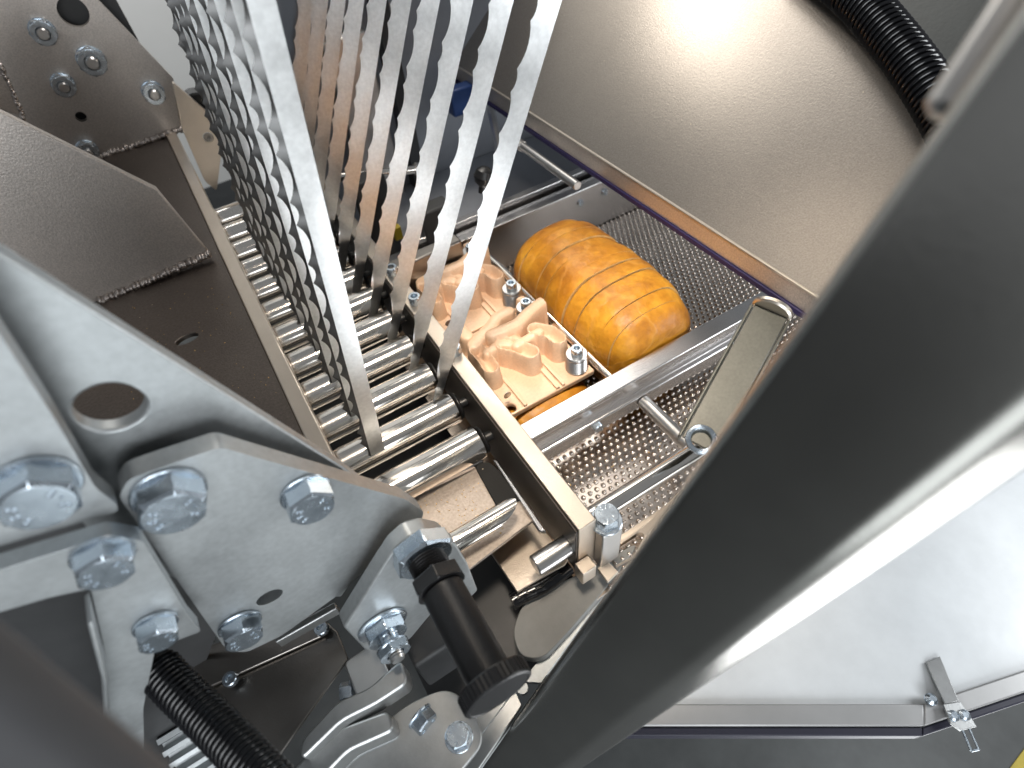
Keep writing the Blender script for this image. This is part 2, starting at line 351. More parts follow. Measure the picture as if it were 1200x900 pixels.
def nut_stud(parent, c, ax=YM, r=0.04, h=0.03, ph=0.2, stud=0.02, flange=1.25):
    ax = Vector(ax); u, v, a = frame_of(ax); bm = B()
    def hx(rad, t): return [bm.verts.new(c + a*t + (u*math.cos(ph+i*math.pi/3)+v*math.sin(ph+i*math.pi/3))*rad) for i in range(6)]
    lo = hx(r, 0.004); mid = hx(r, h*0.86); n = 24
    top = [bm.verts.new(c + a*h + (u*math.cos(ph+2*math.pi*i/n)+v*math.sin(ph+2*math.pi*i/n))*r*0.88) for i in range(n)]
    inn = [bm.verts.new(c + a*h + (u*math.cos(ph+2*math.pi*i/n)+v*math.sin(ph+2*math.pi*i/n))*r*0.50) for i in range(n)]
    deep = [bm.verts.new(c + a*(h*0.8) + (u*math.cos(ph+2*math.pi*i/n)+v*math.sin(ph+2*math.pi*i/n))*r*0.5) for i in range(n)]
    bm.faces.new(lo)
    for i in range(6):
        j = (i+1) % 6; bm.faces.new([lo[i], lo[j], mid[j], mid[i]])
        bm.faces.new([mid[i], mid[j]] + [top[(i*4+k) % n] for k in range(5)][::-1])
    for i in range(n):
        j = (i+1) % n; bm.faces.new([top[i], top[j], inn[j], inn[i]]); bm.faces.new([inn[i], inn[j], deep[j], deep[i]])
    no = part('nut', bm, M['zinc'], parent, bevel=0.001, segs=1, ang=25)
    bm = B(); rr = r*flange
    lathe(bm, c, a, [(rr*0.95, 0.0002), (rr, 0.0014), (rr, 0.004), (rr*0.93, 0.0056), (r*0.4, 0.0056)], 32); part('washer', bm, M['zinc'], no)
    if stud:
        bm = B(); prof = []; L = h+stud; k = int(L/0.0042)
        for i in range(k):
            prof += [(r*0.44, i*L/k), (r*0.40, (i+0.5)*L/k)]
        prof += [(r*0.36, L)]
        lathe(bm, c, a, prof, 20); part('stud', bm, M['steel'], no, ang=20)
    return no
def socket_screw(parent, c, ax=ZP, r=0.014, h=0.016, m='zinc', name='screw'):
    bm = B(); a = Vector(ax)
    lathe(bm, c, a, [(r*0.9, 0), (r, h*0.1), (r, h*0.85), (r*0.9, h), (r*0.56, h), (r*0.52, h*0.45), (0, h*0.4)], 20, caps=False)
    return part(name, bm, M[m], parent)
def weld_bead(parent, p, q, r=0.012, n=26):
    bm = B(); d = (q-p)
    for i in range(n):
        t = (i+0.5)/n; c = p + d*t + Vector((random.uniform(-.25,.25)*r, random.uniform(-.15,.15)*r, random.uniform(-.2,.2)*r))
        mtx = Matrix.Translation(c) @ Matrix.Diagonal((d.length/n*1.15, r*random.uniform(.7,1.25), r*random.uniform(.55,1.0), 1))
        bmesh.ops.create_icosphere(bm, subdivisions=2, radius=1, matrix=mtx)
    for f in bm.faces: f.smooth = True
    return part('weld_bead', bm, M['weld'], parent, ang=60)
def hose_mesh(bm, pts, r, pitch, n=28, depth=0.13, taper=None):
    P = [Vector(p) for p in pts]; path = []
    for i in range(len(P)-1):                                  # Catmull-Rom
        a = P[max(0, i-1)]; b = P[i]; c = P[i+1]; d = P[min(len(P)-1, i+2)]
        for k in range(40):
            t = k/40; path.append(0.5*((2*b)+(c-a)*t+(2*a-5*b+4*c-d)*t*t+(3*b-a-3*c+d)*t**3))
    path.append(P[-1])
    L = [0]
    for i in range(1, len(path)): L.append(L[-1]+(path[i]-path[i-1]).length)
    prof = [(0.0, 1-depth), (0.18, 1-depth), (0.32, 1.0), (0.5, 1.03), (0.72, 1.0), (0.86, 1-depth)]
    rows = []; s = 0; i = 0
    u = None; total = L[-1]
    for kk in range(int(total/pitch)):
        for f, rr in prof:
            s = (kk+f)*pitch
            while i < len(L)-2 and L[i+1] < s: i += 1
            t = (s-L[i])/max(1e-9, L[i+1]-L[i]); c = path[i].lerp(path[i+1], t); dr = (path[i+1]-path[i]).normalized()
            if u is None: u = frame_of(dr)[0]
            u = (u - dr*u.dot(dr)).normalized(); v = dr.cross(u)
            q = r*rr*(taper(s/total) if taper else 1)
            rows.append([bm.verts.new(c + (u*math.cos(2*math.pi*j/n)+v*math.sin(2*math.pi*j/n))*q) for j in range(n)])
    for p, q in zip(rows, rows[1:]):
        for j in range(n): bm.faces.new([p[j], p[(j+1)%n], q[(j+1)%n], q[j]]).smooth = True
    bm.faces.new(rows[0]); bm.faces.new(rows[-1])
ORD = ['nearest', 'second', 'third', 'fourth', 'fifth', 'sixth', 'seventh', 'eighth', 'ninth', 'tenth', 'eleventh', 'twelfth']

# ================================================================== SETTING
bm = B(); box(bm, -12, 14, -12, 14, -1.25, -1.2); struct('floor', bm, M['floor'])
bm = B(); box(bm, -4.0, 5.0, 3.90, 3.94, -0.8, 3.0); struct('rear_wall', bm, M['wall'])
bm = B(); box(bm, -0.10, 1.5, 0.30, 2.2, -0.34, -0.32); struct('machine_bed', bm, M['dark'])

# ------------------------------------------------------------------ rollers
PITCH = 0.1148; RR = 0.038
t = thing('roller', 'polished steel roller nearest to the chute tray, first in the row', 'roller', (0.1, 0.678, -RR-0.012), 'polished rollers of the feed bed')
bm = B(); tube(bm, (-0.09, 0.678, -0.012), (0.238, 0.678, -0.012), RR, 40); part('tube', bm, M['chrome'], t)
bm = B(); tube(bm, (0.2382, 0.678, -0.012), (0.2470, 0.678, -0.012), RR*0.86, 32); part('end_cap', bm, M['black'], t)
bm = B(); tube(bm, (0.2472, 0.678, -0.012), (0.2695, 0.678, -0.012), RR*0.3, 16); part('axle', bm, M['black'], t)  # the shadow by the roller ends is put into its black colour
for k in range(1, 12):
    copy_tree(t, (random.uniform(-.002, .002), PITCH*k, 0), 'polished steel roller, %s from the chute tray, under the saw blades' % (ORD[k] if k < 11 else 'farthest'))
# narrow slotted slats lying between the rollers
bm = B()
s0 = None
for k in range(11):
    y = 0.678+PITCH*(k+0.5)
    bm = B(); box(bm, -0.085, 0.10, y-0.012, y-0.002, -0.052, -0.042); box(bm, 0.12, 0.235, y+0.002, y+0.012, -0.052, -0.042); box(bm, -0.085, 0.235, y-0.012, y+0.012, -0.064, -0.0525)
    solo('slat', 'thin slotted steel slat in the %s gap between rollers' % ORD[k], 'slat', bm, M['steel'], bevel=0.0015, segs=1, group='slotted slats between the rollers')

# ------------------------------------------------------------------ saw blades
def blade(name, x, y, lean, bevel_front, label, group, z0=-0.035, z1=1.35, twist=0.0, phase=0.0):
    W, BV, T = (0.031, 0.0145, 0.0030) if bevel_front else (0.035, 0.010, 0.0030)
    dk = 1.0 if bevel_front else 0.68
    D = Vector((lean, 0, 1)).normalized(); E = Vector((1, 0, -lean)).normalized()  # along blade / across (E to the back, -E to the teeth)
    root = thing(name, label, 'saw blade', (x + lean*z0, y, z0), group)
    L = (z1-z0)/D.z
    st = [0.0]; dep = [0.0]
    s = phase; k = 0
    seg = []
    cur = -0.05+phase
    while cur < L:
        ln = 0.066 if k % 2 == 0 else 0.034
        n = 7 if k % 2 == 0 else 5
        for i in range(n):
            q = cur + ln*i/n; 
            if 0 <= q <= L: seg.append((q, dk*(0.0115 if k % 2 == 0 else 0.0075)*math.sin(math.pi*i/n)**0.8 if i else 0.0))
        cur += ln; k += 1
    o = Vector((x + lean*z0, y, z0))
    def pt(a, e, f):
        zz = z0 + a*D.z
        q = max(0, min(1, (0.115-zz)/0.04)); tw = twist*q*q*(3-2*q)
        off = e - 0.012
        return o + D*a + E*(off*math.cos(tw)) + Vector((0,1,0))*(off*math.sin(tw)) + E*0.012 + Vector((0,1,0))*f
    sg = -1 if bevel_front else 1
    bmb, bmt = B(), B(); pb = pt_ = None
    for a, d in seg:
        back = 0.5*W; line = -0.5*W; tip = -0.5*W - BV + d
        f, g = -T/2, T/2
        qb = [bmb.verts.new(pt(a, e, h)) for e, h in ((line, f), (back, f), (back, g), (line, g))]
        th = T*0.08
        nearf, farf = (g-th, g) if bevel_front else (f, f+th)      # ground on one side only
        qt = [bmt.verts.new(pt(a, e, h)) for e, h in ((line, f), (tip, nearf), (tip, farf), (line, g))]
        if pb:
            for i in range(4):
                j = (i+1) % 4
                if i != 3: bmb.faces.new([pb[i], qb[i], qb[j], pb[j]])
                if i != 3: bmt.faces.new([pt_[i], qt[i], qt[j], pt_[j]])
        pb, pt_ = qb, qt
    part('band', bmb, M['blade'], root, ang=35)
    part('tooth_edge', bmt, M['bevel'] if bevel_front else M['blade'], root, ang=35)
    return root
for k in range(9):
    y = 0.763+0.119*k
    blade('saw_blade', 0.039+random.uniform(-.002,.002), y, 0.114, True, 'steel saw blade in the steep left row, %s from the camera' % ORD[k] if k else 'broad grey saw blade at the front of the steep left row', 'steep left row of saw blades', phase=random.uniform(-.04, .0))
for k in range(10):
    y = 0.819+0.122*k
    blade('saw_blade', 0.197+random.uniform(-.002,.002), y, 0.486, False, 'bright saw blade in the slanting right row, %s from the camera' % ORD[k] if k else 'bright white saw blade at the front of the slanting right row', 'slanting right row of saw blades', twist=0.5, phase=random.uniform(-.04, .0))

TRAY[0] = True
# ------------------------------------------------------------------ crossbar beside the rollers
cb = thing('crossbar', 'beige topped steel crossbar between the rollers and the bread clamps', 'bar', (0.258, 0.9, 0))
bm = B(); box(bm, 0.2415, 0.276, 0.325, 2.0, 0.0, 0.16); part('bar', bm, M['bar'], cb, bevel=0.002)
bm = B(); box(bm, 0.2375, 0.2412, 0.327, 1.98, 0.002, 0.154); part('side_plate', bm, M['sidedark'], cb, bevel=0.001)  # thin plate added to make the bar's roller side darker than its top
bm = B(); box(bm, 0.2765, 0.318, 0.306, 0.348, 0.0, 0.125); part('end_block', bm, M['steel'], cb, bevel=0.003)
bm = B(); box(bm, 0.233, 0.262, 0.300, 0.3245, 0.0, 0.045); part('stop_block', bm, M['bar'], cb, bevel=0.002)
hex_bolt(cb, Vector((0.298, 0.327, 0.125)), ZP, 0.0225, 0.024, washer=1.2, name='hex_bolt')
for (u, v) in ((533, 412), (463, 318), (490, 352)):
    p = oz(u, v, 0.165); socket_screw(cb, Vector((0.262, p.y, 0.16)), ZP, 0.014, 0.022)
cr = B(); tube(cr, (0.17, 0.352, 0.062), (0.241, 0.352, 0.062), 0.0185, 28); solo('dowel_pin', 'short round steel pin sticking out of the crossbar end', 'pin', cr, M['steel'])
cr = B(); tube(cr, (0.278, 0.372, 0.062), (0.80, 0.372, 0.062), 0.0175, 28); solo('cross_rod', 'long bright steel rod running from the crossbar over the embossed belt', 'rod', cr, M['chrome'])

# ------------------------------------------------------------------ embossed belt
bt = thing('conveyor_belt', 'embossed shiny metal conveyor sheet under the bread and rods', 'conveyor', (0.7, 0.75, -0.05))
bm = B(); box(bm, 0.20, 1.45, 0.28, 1.30, -0.058, -0.05); part('sheet', bm, M['belt'], bt)
bm = B(); dx = 0.0168; row = 0; y = 0.285
ringc = [(math.cos(2*math.pi*i/7), math.sin(2*math.pi*i/7)) for i in range(7)]
while y < 1.29:
    x = 0.285 + (dx/2 if row % 2 else 0)
    while x < 1.40:
        r = 0.0058; jx = x+random.uniform(-.0003,.0003); jy = y+random.uniform(-.0003,.0003)
        a = [bm.verts.new((jx+c*r, jy+s*r, -0.0499)) for c, s in ringc]
        b = [bm.verts.new((jx+c*r*0.62, jy+s*r*0.62, -0.0455)) for c, s in ringc]; tpt = bm.verts.new((jx, jy, -0.0442))
        for i in range(7):
            j = (i+1) % 7; bm.faces.new([a[i], a[j], b[j], b[i]]).smooth = True; bm.faces.new([b[i], b[j], tpt]).smooth = True
        x += dx
    y += dx*0.866; row += 1
part('embossing', bm, M['belt'], bt, ang=80, kind='stuff')

# ------------------------------------------------------------------ rails round the bread
rl = thing('side_rail', 'bright grooved side rail in front of the whole loaf', 'rail', (0.6, 0.57, 0.0))
bm = B(); box(bm, 0.2775, 1.02, 0.551, 0.592, 0.085, 0.1); part('top_flange', bm, M['rail'], rl, bevel=0.003)
bm = B(); box(bm, 0.2775, 1.02, 0.553, 0.590, 0.052, 0.0848); part('web', bm, M['rail'], rl, bevel=0.002)
bm = B(); box(bm, 0.2775, 1.02, 0.540, 0.591, 0.010, 0.0515); part('lower_flange', bm, M['rail'], rl, bevel=0.004)
for (u, v) in ((708, 505), (863, 372), (885, 352)):
    p = oz(u, v, 0.05); bm = B(); tube(bm, (p.x, 0.5398, 0.04), (p.x, 0.528, 0.04), 0.011, 16); part('screw', bm, M['zinc'], rl)
bm = B(); prism(bm, [(p.x-0.09, 0.530, 0.02), (p.x-0.03, 0.530, 0.055), (p.x+0.03, 0.530, 0.06), (p.x+0.03, 0.530, 0.045), (p.x-0.03, 0.530, 0.035)], Vector((0, 0.006, 0))); part('latch', bm, M['zinc'], rl, bevel=0.001)
rr = thing('rear_rail', 'brushed steel rail plate standing behind the whole loaf', 'rail', (0.8, 1.2, -0.04))
bm = B(); box(bm, 0.50, 1.35, 1.188, 1.200, -0.045, 0.1); part('plate', bm, M['rail'], rr, bevel=0.002)
for i, (y0, y1, z) in enumerate(((1.2005, 1.225, 0.092), (1.235, 1.262, 0.075), (1.275, 1.30, 0.095), (1.302, 1.33, 0.06))):
    bm = B(); box(bm, 0.36, 1.35, y0, y1, 0.0, z); part('channel', bm, M['rail'], rr, bevel=0.003)
for (u, v) in ((680, 238), (708, 225)):
    p = oy(u, v, 1.188); bm = B(); tube(bm, p, p+Vector((0, -0.005, 0)), 0.011, 16); part('rivet', bm, M['zinc'], rr)
cr = B(); tube(cr, (0.527, 0.594, 0.07), (0.527, 1.187, 0.07), 0.011, 20); solo('guide_rod', 'thin steel guide rod lying between clamps and whole loaf', 'rod', cr, M['chrome'])
p0 = oz(733, 472, 0.03); cr = B(); tube(cr, (0.562, 0.392, 0.035), (0.562, 0.538, 0.035), 0.0145, 20); solo('strut_rod', 'short dull steel rod joining the side rail to the cross rod', 'rod', cr, M['steel'])

# ------------------------------------------------------------------ bread
def loaf(name, label, xc, y0, y1, hw, ht, n, zb, gap=0.0020, tilt=0.0, flat=False):
    root = thing(name, label, 'bread', (xc, (y0+y1)/2, zb))
    Ln = y1-y0; NA = 40
    def sect(y, shrink=1.0):
        t = abs((y-(y0+y1)/2)/(Ln/2)); t = min(t, 0.9999)
        k = (1-t**5)**0.5 if not flat else (1-t**14)**0.5
        k = max(k, 0.22); ww = hw*(0.45+0.55*k)*shrink; hh = ht*(0.45+0.55*k)*shrink
        pts = []
        for i in range(NA):
            a = 2*math.pi*i/NA; c, s = math.cos(a), math.sin(a)
            ex = 2/2.6
            x = ww*math.copysign(abs(c)**ex, c); z = math.copysign(abs(s)**ex, s)
            z = hh*0.42*z if s < 0 else hh*0.58*z
            bump = 1+0.012*math.sin(y*23+3*a)+0.010*math.sin(5*a+y*13)
            pts.append(Vector((xc + x*bump, y, zb + ht*0.42 + z*bump)))
        return pts
    ys = [y0 + Ln*i/n + (random.uniform(-.004, .004) if 0 < i < n else 0) for i in range(n+1)]
    for i in range(n):
        a, b = ys[i]+(gap*random.uniform(.35, .8) if i else 0), ys[i+1]-(gap*random.uniform(.2, .6) if i < n-1 else 0)
        bm = B(); rows = []
        st = 7 if i in (0, n-1) else 5
        dxs = random.uniform(-.003, .003); dz = random.uniform(-.002, .003); ta = random.uniform(-.02, .02)
        for k in range(st+1):
            y = a+(b-a)*k/st; sh = 1.0
            if k in (0, st): sh = 0.994
            ring_ = sect(y, sh); q = []
            for v in ring_:
                v = v + Vector((dxs, ta*(v.z-zb), dz if v.z > zb+0.05 else 0)); q.append(bm.verts.new(v))
            rows.append(q)
        for p, q in zip(rows, rows[1:]):
            for j in range(NA): bm.faces.new([p[j], p[(j+1)%NA], q[(j+1)%NA], q[j]]).smooth = True
        for ri, rw in enumerate((rows[0], rows[-1])):
            f = bm.faces.new(rw)
            f.material_index = 0 if (i == 0 and ri == 0) or (i == n-1 and ri == 1) else 1
        part('slice', bm, [M['crust'], M['crumb']], root, ang=50)
    return root
loaf('bread_loaf', 'golden brown sliced loaf of bread lying on the embossed belt', 0.660, 0.597, 1.060, 0.130, 0.225, 12, -0.044)
loaf('bread_loaf', 'sliced loaf half hidden beneath the beige clamps', 0.40, 0.612, 1.16, 0.105, 0.10, 10, -0.044, flat=True)

# ------------------------------------------------------------------ beige bread clamps
def clamp(y, label):
    root = thing('bread_clamp', label, 'clamp', (0.40, y+0.12, 0.055), 'beige cast clamps pressing on the bread')
    bm = B()
    def slot(x, yy, a_, b_): return [Vector((x+a_*math.cos(i*math.pi/8), yy+b_*math.sin(i*math.pi/8), 0.058)) for i in range(16)]
    holes_ = ((0.4935, y+0.085, 0.010, 0.030), (0.312, y+0.018, 0.010, 0.013), (0.375, y+0.118, 0.012, 0.011), (0.300, y+0.110, 0.009, 0.018))
    prism(bm, [Vector(p) for p in ((0.286, y, 0.058), (0.512, y, 0.058), (0.512, y+0.255, 0.058), (0.286, y+0.255, 0.058))], Vector((0, 0, 0.0138)), [slot(*h_) for h_ in holes_]); part('base_plate', bm, M['cast'], root, bevel=0.003)
    for x in (0.335, 0.415, 0.43):
        bm = B(); box(bm, x, x+0.008, y+0.002, y+0.13, 0.0722, 0.078); part('rib', bm, M['cast'], root, bevel=0.002)
    bm = B()
    def Q(u, v, h=0.105): p = oz(u, v, h); return (p.x, p.y)
    bands = [  # (polyline, half width, height): arms, tongues and saddles of the casting
        ([Q(556, 410), Q(566, 398), Q(577, 388), Q(583, 378), Q(596, 371)], 0.0165, 0.050),
        ([Q(578, 401), Q(592, 396), Q(607, 389), Q(618, 378), Q(632, 366), Q(642, 360)], 0.0165, 0.060),
        ([Q(560, 416), Q(568, 424), Q(576, 436)], 0.0200, 0.052),
        ([Q(592, 409), Q(606, 412), Q(622, 419)], 0.0220, 0.054),
        ([Q(628, 393), Q(644, 396), Q(654, 404)], 0.0210, 0.056),
        ([Q(572, 418), Q(586, 407), Q(596, 408)], 0.0125, 0.046),
        ([Q(606, 410), Q(622, 400), Q(632, 394)], 0.0125, 0.048),
        ([Q(548, 398), Q(538, 388), Q(530, 378)], 0.0170, 0.046),
        ([Q(600, 345), Q(610, 352), Q(618, 360)], 0.0130, 0.040)]
    rolls = [(Q(586, 390), Q(607, 404), 0.024, 0.047), (Q(553, 398), Q(572, 416), 0.019, 0.040)]
    def sd(px_, py_, a, b):
        dx, dy = b[0]-a[0], b[1]-a[1]; tt = max(0, min(1, ((px_-a[0])*dx+(py_-a[1])*dy)/(dx*dx+dy*dy+1e-12)))
        return math.hypot(px_-a[0]-dx*tt, py_-a[1]-dy*tt), tt
    Y0 = 0.640; nx, ny = 112, 126; grid = []
    for jj in range(ny+1):
        rw = []
        for ii in range(nx+1):
            X_ = 0.2875 + 0.223*ii/nx; Yy = Y0+0.002 + 0.251*jj/ny; hgt = 0.0
            for pl_, wd, hh in bands:
                dd = min(sd(X_, Yy, a_, b_)[0] for a_, b_ in zip(pl_, pl_[1:]))
                q = max(0, min(1, (wd+0.0025-dd)/0.005)); q = q*q*(3-2*q)
                dish = 1-0.42*max(0, 1-(dd/(wd*0.75))**2) if wd > 0.019 else 1+0.10*max(0, 1-(dd/wd)**2)
                hgt = max(hgt, hh*q*dish)
            for a_, b_, r_, zc in rolls:
                dd, tt = sd(X_, Yy, a_, b_)
                if dd < r_: hgt = max(hgt, zc - r_ + r_*0.0 + math.sqrt(r_*r_-dd*dd))
            rw.append(bm.verts.new((X_, Yy-Y0+y, 0.0718+hgt-(0.003 if hgt <= 0.0005 else 0))))
        grid.append(rw)
    for jj in range(ny):
        for ii in range(nx):
            cx_, cy_ = 0.2875+0.223*(ii+0.5)/nx, y+0.002+0.251*(jj+0.5)/ny
            if any(((cx_-h_[0])/h_[2])**2+((cy_-h_[1])/h_[3])**2 < 1.1 for h_ in holes_) and max(v_.co.z for v_ in (grid[jj][ii], grid[jj+1][ii+1])) < 0.085: continue
            bm.faces.new([grid[jj][ii], grid[jj][ii+1], grid[jj+1][ii+1], grid[jj+1][ii]]).smooth = True
    c = part('jaw_casting', bm, M['cast'], root, ang=60)
    sm = c.modifiers.new('soften', 'SMOOTH'); sm.factor = 0.5; sm.iterations = 1
    for (x, yy) in ((0.485, y+0.028), (0.478, y+0.215)):
        bm = B(); prof = [(0.0235, 0), (0.0245, 0.002)]
        for i in range(7): prof += [(0.0245, 0.004+i*0.005), (0.0225, 0.0065+i*0.005)]
        prof += [(0.0245, 0.042), (0.022, 0.045), (0.0, 0.045)]
        lathe(bm, Vector((x, yy, 0.0722)), ZP, prof, 28, caps=False); sp = part('spacer', bm, M['steel'], root, ang=20)
        socket_screw(sp, Vector((x, yy, 0.1175)), ZP, 0.0125, 0.016)
    for (x, yy) in ((0.313, y+0.0296), (0.482, y+0.119)):
        bm = B(); lathe(bm, Vector((x, yy, 0.100)), YM, [(0.0085, 0), (0.0085, 0.001), (0.006, 0.0014)], 14); part('pin_end', bm, M['steel'], root)
    return root
c0 = clamp(0.640, 'beige cast clamp nearest to the bright side rail')
copy_tree(c0, (0, 0.262*TK, 0), 'beige cast clamp behind the two front saw blades')

TRAY[0] = False
# ------------------------------------------------------------------ hood
HX = 0.90; HZ = 0.209
hn = Vector((-math.sin(math.radians(40)), 0, math.cos(math.radians(40)))); hp = Vector((HX, 0.8, HZ))
hd = thing('hood', 'large sloping bead blasted steel hood above the bread tray', 'hood', (HX+0.4, 1.2, 0.15))
pts = [opl(u, v, hp, hn) for u, v in ((530, 73), (1010, 382), (1150, 250), (1112, 150), (1066, 78), (1006, 8), (950, -60), (500, -260))]
bm = B(); prism(bm, pts, hn*-0.010); part('top_sheet', bm, M['hood'], hd, bevel=0.003)
y0, y1 = pts[1].y, pts[0].y
bm = B(); box(bm, HX-0.0005, HX+0.010, y0, y1, 0.160, HZ-0.001); part('front_lip', bm, M['blasted'], hd, bevel=0.002)
bm = B(); box(bm, HX-0.006, HX+0.012, y0-0.002, y1, 0.147, 0.1605); part('edge_seal', bm, M['gasket'], hd, bevel=0.002)
bm = B(); tube(bm, (HX+0.001, y0, HZ-0.001), (HX+0.001, y1, HZ-0.001), 0.0042, 10); part('folded_edge', bm, M['edge'], hd)
# black corrugated hose over the hood
hb = B(); hose_mesh(hb, [opl(u, v, hp+hn*0.045, hn) for u, v in ((930, -62), (1000, -6), (1048, 48), (1088, 104), (1122, 165), (1145, 225))], 0.040, 0.0125, depth=0.14)
solo('corrugated_hose', 'black corrugated hose curving over the top of the hood', 'hose', hb, M['hose'], ang=50)
a = od(1100, 138, 0.27); bq = od(1230, -60, 0.25)
tb = B(); tube(tb, a, bq, 0.0088, 28, ch=0.004); solo('handle_tube', 'short bright handle tube beside the dark post at the upper right', 'tube', tb, M['steel'])
bm = B(); prism(bm, [opl(u, v, hp-hn*0.30, hn) for u, v in ((930, -120), (1000, 30), (1120, 220), (1300, 240), (1320, -140))], hn*-0.02); solo('upper_casing', 'dark grey casing behind the hose beside the hood', 'casing', bm, M['casing'], bevel=0.004)

# ------------------------------------------------------------------ machinery seen behind the blades
bk = thing('rear_casing', 'blue grey casing behind the blades with rods and brackets', 'casing', (0.9, 1.95, -0.1))
bm = B(); box(bm, 0.30, 1.6, 1.98, 2.02, -0.19, 0.62); part('panel', bm, M['rear'], bk, bevel=0.005)
bm = B(); box(bm, 0.36, 1.5, 1.50, 1.978, -0.17, -0.15); part('shelf', bm, M['rear'], bk, bevel=0.005)
bm = B(); box(bm, 0.46, 0.60, 1.93, 1.978, -0.19, 0.40); part('bracket', bm, M['steel'], bk, bevel=0.005)
bm = B(); box(bm, 0.64, 0.69, 1.92, 1.978, -0.19, 0.50); part('upright', bm, M['dark'], bk, bevel=0.004)
p = oy(428, 118, 1.9); 
p1 = oy(548, 112, 1.85); bm = B(); box(bm, p1.x-0.06, p1.x+0.03, 1.85, 1.90, p1.z-0.06, p1.z+0.03); solo('blue_block', 'blue plastic block between two saw blades below the hood', 'block', bm, M['blue'], bevel=0.006)
p1 = oy(467, 272, 1.55); bm = B(); box(bm, p1.x-0.015, p1.x+0.012, 1.55, 1.575, p1.z-0.03, p1.z+0.016); solo('yellow_tab', 'small yellow tab seen between two saw blades', 'tab', bm, M['yellow'], bevel=0.003)
p0, p1 = oy(395, 208, 1.75), oy(490, 198, 1.75); bm = B(); tube(bm, p0, p1, 0.014, 20); lathe(bm, p1, p1-p0, [(0.019, -0.012), (0.022, -0.008), (0.022, 0.006), (0.018, 0.012)], 20); solo('tie_rod', 'thin horizontal rod with collar behind the slanting blades', 'rod', bm, M['chrome'])
p0, p1 = oz(606, 167, 0.13), oz(677, 218, 0.13); bm = B(); tube(bm, p0, p1, 0.013, 20); tube(bm, p0+(p1-p0)*0.02, p0+(p1-p0)*0.10, 0.017, 20); solo('stay_rod', 'dark round stay rod lying above the rear rail', 'rod', bm, M['steel'])
p0, p1 = oz(575, 128, 0.10), oz(592, 205, 0.10); bm = B(); tube(bm, p0, p1, 0.014, 16); solo('stay_rod', 'steel rod beside the black ball knob behind the blades', 'rod', bm, M['steel'])
p0, p1 = oz(640, 195, 0.11), oz(560, 232, 0.11); 
p = oz(563, 208, 0.10); bm = B(); lathe(bm, p-ZP*0.03, ZP+XP*0.4, [(0.006, -0.02), (0.009, 0.0), (0.024, 0.012), (0.031, 0.03), (0.026, 0.05), (0.012, 0.06), (0, 0.061)], 24, caps=False); kb = solo('ball_knob', 'black ball knob behind the front saw blade', 'knob', bm, M['black'])
for (u, v, y, dxx, dz, lb) in ((440, 235, 1.6, 0.05, 0.07, 'dark bracket block low behind the slanting blades'), (515, 262, 1.42, 0.05, 0.05, 'grey bracket block behind the clamps')):
    p = oy(u, v, y); bm = B(); box(bm, p.x-dxx, p.x+dxx, y, y+0.06, -0.2, p.z+dz); solo('bracket_block', lb, 'bracket', bm, M['dark'], bevel=0.006)
bm = B(); box(bm, 0.28, 0.50, 1.22, 1.26, -0.1, 0.08); solo('end_stop', 'dull steel stop block at the far end of the clamps', 'block', bm, M['darksheet'], bevel=0.005)

# ------------------------------------------------------------------ leaning arm on the right
p0 = oz(818, 522, 0.06); p1 = od(903, 366, (R.transposed() @ (p0-EYE)).z*1.05)
ar = thing('folded_arm', 'olive grey folded steel arm leaning beside the dark post', 'arm', p0)
d = (p1-p0).normalized(); wv = d.cross((EYE-p0).normalized()).normalized(); nv = wv.cross(d).normalized()
bm = B(); bar_between(bm, p0, p1, wv*0.034, nv*0.004); part('plate', bm, M['olive'], ar, bevel=0.002)
for s in (-1, 1):
    bm = B(); bar_between(bm, p0+wv*s*0.0385-nv*0.02, p1+wv*s*0.0385-nv*0.02, wv*0.0030, nv*0.022); part('flange', bm, M['olive'], ar, bevel=0.002)
bm = B()
lathe(bm, p1+d*0.0045, d, [(0.036, -0.004), (0.040, 0.0), (0.040, 0.006), (0.034, 0.009), (0.030, 0.004)], 28); part('rolled_end', bm, M['edge'], ar)
bm = B(); ring(bm, p0+d*0.01+nv*0.012, nv, 0.024, 0.006, 24, 8); part('ring', bm, M['zinc'], ar)

# ------------------------------------------------------------------ dark post in the foreground
bd = Vector((-199.1, 90.2, -885.4)).normalized()
def post():
    q0 = od(1190, 20, 0.20)                                    # left edge, near end
    vd = (q0-EYE).normalized()
    wv = bd.cross(vd).normalized()
    if wv.dot(R @ Vector((1, 0, 0))) < 0: wv = -wv
    nv = wv.cross(bd).normalized()
    if nv.dot(EYE-q0) < 0: nv = -nv
    prof = [(p.x, p.y) for p in round_poly([(0, 0, 0), (0.104, 0, 0), (0.1345, -0.0250, 0), (0.137, -0.12, 0), (0, -0.12, 0)], 0.011, 6)]
    return q0, wv, nv, prof
q0, wv, nv, prof = post()
bm = B(); st = q0 - bd*0.35
prism(bm, [st + wv*x + nv*y for x, y in prof], bd*((st.z+1.19)/-bd.z))
solo('post', 'large dark satin steel post crossing the right foreground', 'post', bm, M['beam'], ang=30)

